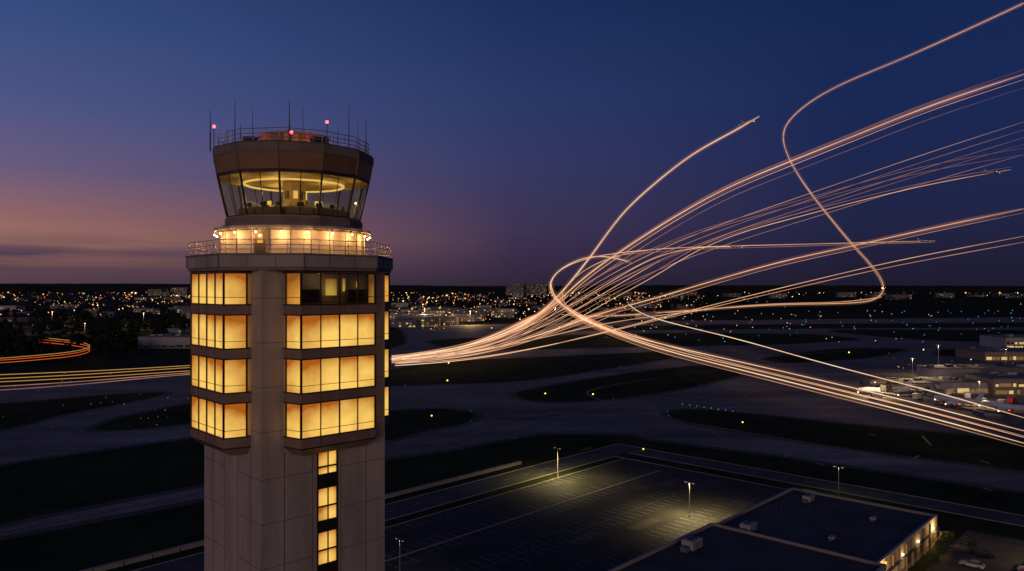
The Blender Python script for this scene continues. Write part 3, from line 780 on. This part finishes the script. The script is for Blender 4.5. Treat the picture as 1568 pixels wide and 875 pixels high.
shed('hangar',212,300,534,11,40,'wall_white',top=1); shed('hangar',30,120,522,8,40,'wall_grey',top=1)
shed('airport_terminal',1440,1520,604,6.5,22,'wall_white','win_far',lit=.7)
shed('airport_terminal',1428,1500,589,9.5,18,'wall_white','win_far_dim',lit=.4,top=1)
shed('airport_terminal',1366,1438,601,5,20,'wall_white','win_far_dim',lit=.6)
shed('airport_terminal',1521,1640,606,9,25,'wall_tan','win_far',lit=.9)
shed('airport_terminal',1500,1640,584,8,20,'wall_grey','win_far_dim',lit=.3)
shed('cargo_building',1508,1640,553,7,40,'wall_tan','win_far',lit=.8); shed('cargo_building',1540,1640,535,11,40,'wall_white','win_far',lit=.4)
shed('terminal_concourse',605,700,498,12,60,'wall_grey','win_far'); shed('terminal_concourse',700,742,492,13,60,'wall_grey','win_far')
def jet_bridge(px,py,ang,L=18):
    e=empty('jet_bridge',(*G(px,py),0)); e.rotation_euler=(0,0,ang); mb=MB()
    mb.box((0,0,4.6),(L,3,2.8),'wall_white'); mb.box((-L/2-1.5,0,4.6),(4,4.2,3.4),'wall_grey'); mb.box((0,-1.53,4.8),(L*.9,.06,.9),'win_far_dim')
    for x in(-L/2+2,L/2-2): mb.tube((x,-.9,0),(x,-.9,3.2),.25,'dark_metal'); mb.tube((x,.9,0),(x,.9,3.2),.25,'dark_metal')
    mb.build('tunnel',e)
jet_bridge(1380,606,.3); jet_bridge(1450,612,.8); jet_bridge(1350,598,.1)
for px,py,a in((1352,606,2.9),(1465,622,1.9),(1540,632,2.0)):
    x,y=G(px,py); airplane((x,y,3.0),a,0,.75)
for px,py,h,e in((1397,588,18,24000),(1437,572,22,30000),(1500,612,12,16000),(1340,600,9,9000),(1540,560,16,50000)):
    x,y=G(px,py+8); street_lamp(x,y,h,0,e,(1,.70,.36))
mbp=MB()
for px,py,e in((650,492,120000),(720,498,80000),(80,500,40000),(220,503,30000),(850,490,70000),(130,528,15000)):
    x,y=G(px,py); 
    light('area_floodlight','POINT',(x,y-3,20),e,(1,.62,.28),None,1.0); mbp.tube((x,y,0),(x,y,21),.3,'dark_metal'); mbp.octa((x,y,22),.001*y,'city_yellow')
mbp.build('floodlight_masts')
mb=MB()
def dt(x,y,h):
    n=34; m='foliage_dark'
    for _ in range(n):
        a=U(0,6.28);r=h*.42*math.sqrt(R());z=h*(.15+.85*R()); r*=math.sqrt(max(.15,1-((z/h-.5)/.62)**2))
        p=Vector((x+r*math.cos(a),y+r*math.sin(a),z)); d=Vector((U(-1,1),U(-1,1),U(-.6,.6))).normalized()*h*.17; q=d.orthogonal().normalized()*h*.13
        mb.face([p-d,p+q,p+d,p-q],m)
for i in range(620):
    px=U(-150,290);py=U(458,548)
    if 205<px<300 and py>515: continue
    dt(*G(px,py),U(8,15))
for i in range(420):
    px=U(600,1650);py=U(452,476); dt(*G(px,py),U(10,18))
for i in range(60): dt(*G(U(-100,110),U(535,556)),U(8,13))
mb.build('distant_trees')
mb=MB()
def hill(dist,base,amp,seed,x0=-1.2,x1=1.2,n=260):
    rnd=random.Random(seed); ph=[rnd.uniform(0,6.28) for _ in range(8)]
    P=[]
    for i in range(n+1):
        t=x0+(x1-x0)*i/n; h=base+amp*sum(math.sin(t*f*3+ph[j])/f for j,f in enumerate((1,2.3,5.1,11,23,47,95,150)))+rnd.uniform(0,base*.06)
        P.append((t*dist*1.0,dist,max(h,5)))
    for i in range(n):
        a=P[i];b=P[i+1]; mb.face([(a[0],a[1],0),(b[0],b[1],0),b,a],'hill'); mb.face([a,b,(b[0]*1.1,b[1]*1.1,b[2]*.8),(a[0]*1.1,a[1]*1.1,a[2]*.8)],'hill')
hill(7500,68,7,1); hill(11000,92,16,5,-1.2,.0)
mb.build('hills')

# ---------------------------------------------------------------- sky
w=bpy.data.worlds.new('World'); sc.world=w; w.use_nodes=True
nt=w.node_tree; nt.nodes.clear(); L=nt.links
out=nt.nodes.new('ShaderNodeOutputWorld'); bg=nt.nodes.new('ShaderNodeBackground'); bg.inputs[1].default_value=1
tc=nt.nodes.new('ShaderNodeTexCoord'); sp=nt.nodes.new('ShaderNodeSeparateXYZ'); L.new(tc.outputs['Generated'],sp.inputs[0])
def mt(op,a,b=None):
    n=nt.nodes.new('ShaderNodeMath'); n.operation=op
    for i,x in enumerate((a,b)):
        if x is None: continue
        if isinstance(x,(int,float)): n.inputs[i].default_value=x
        else: L.new(x,n.inputs[i])
    return n.outputs[0]
X,Y,Z=sp.outputs
z2=mt('MULTIPLY',Z,2.0)
ln=mt('SQRT',mt('ADD',mt('MULTIPLY',X,X),mt('MULTIPLY',Y,Y)))
s=mt('DIVIDE',X,mt('MAXIMUM',ln,.001))
def ramp(st):
    r=nt.nodes.new('ShaderNodeValToRGB'); e=r.color_ramp.elements
    while len(e)<len(st): e.new(.5)
    for el,(p,c) in zip(e,st): el.position=p; el.color=(*lin(c),1)
    L.new(z2,r.inputs[0]); return r.outputs[0]
rl=ramp([(0,(74,58,70)),(.04,(104,74,78)),(.12,(156,110,98)),(.17,(142,101,104)),(.27,(106,91,124)),(.41,(77,86,134)),(.61,(54,76,128)),(1,(34,46,88))])
rc=ramp([(0,(44,37,54)),(.06,(54,43,68)),(.16,(61,51,84)),(.33,(53,56,98)),(.5,(41,56,103)),(.72,(27,47,93)),(1,(26,38,74))])
rr=ramp([(0,(29,27,45)),(.06,(31,30,56)),(.16,(31,35,69)),(.33,(26,38,80)),(.5,(22,39,84)),(.72,(16,37,80)),(1,(18,30,66))])
def mr(a,b):
    n=nt.nodes.new('ShaderNodeMapRange'); n.interpolation_type='LINEAR'; n.inputs[1].default_value=a; n.inputs[2].default_value=b; L.new(s,n.inputs[0]); return n.outputs[0]
def mix(f,a,b,mode='MIX'):
    n=nt.nodes.new('ShaderNodeMixRGB'); n.blend_type=mode
    for i,x in enumerate((f,a,b)):
        if isinstance(x,(int,float)): n.inputs[i].default_value=x
        elif isinstance(x,tuple): n.inputs[i].default_value=x
        else: L.new(x,n.inputs[i])
    return n.outputs[0]
col=mix(mr(0,-.58),rc,rl); col=mix(mr(0,.42),col,rr)
cm=nt.nodes.new('ShaderNodeMapping'); cm.inputs['Scale'].default_value=(2.2,2.2,34); L.new(tc.outputs['Generated'],cm.inputs[0])
cn=nt.nodes.new('ShaderNodeTexNoise'); cn.inputs['Scale'].default_value=1.6; cn.inputs['Detail'].default_value=7; L.new(cm.outputs[0],cn.inputs[0])
cr=nt.nodes.new('ShaderNodeMapRange'); cr.inputs[1].default_value=.36; cr.inputs[2].default_value=.58; L.new(cn.outputs['Fac'],cr.inputs[0])
ev=mt('SUBTRACT',1.0,mt('MULTIPLY',mt('ABSOLUTE',mt('SUBTRACT',Z,.034)),30.0)); evc=mt('MAXIMUM',ev,0.0)
sd=mr(-.1,-.45)
cf=mt('MULTIPLY',mt('MULTIPLY',cr.outputs[0],evc),sd)
col=mix(mt('MULTIPLY',cf,.9),col,(*lin((60,53,80)),1))
sky=nt.nodes.new('ShaderNodeTexSky'); sky.sky_type='NISHITA'; sky.sun_disc=False; sky.sun_elevation=math.radians(1); sky.sun_rotation=math.radians(185)
col=mix(.001,col,sky.outputs[0],'ADD')
L.new(col,bg.inputs[0]); L.new(bg.outputs[0],out.inputs[0])
sl=bpy.data.lights.new('dusk_fill','SUN'); sl.energy=.46; sl.angle=math.radians(20); sl.color=(1,.70,.54)  # fill light added from behind the camera to brighten both shaft faces
so=bpy.data.objects.new('dusk_fill',sl); sc.collection.objects.link(so)
dirv=Vector((.09,.99,-.13)); so.rotation_euler=dirv.to_track_quat('-Z','Y').to_euler()
# ---------------------------------------------------------------- camera
cam=bpy.data.cameras.new('camera'); cam.sensor_width=36; cam.lens=36*F/1568; cam.clip_end=100000; cam.clip_start=.5
co=bpy.data.objects.new('camera',cam); sc.collection.objects.link(co); co.location=(0,0,H)
co.rotation_euler=(math.radians(90)+math.atan(2.5/F),0,0); sc.camera=co
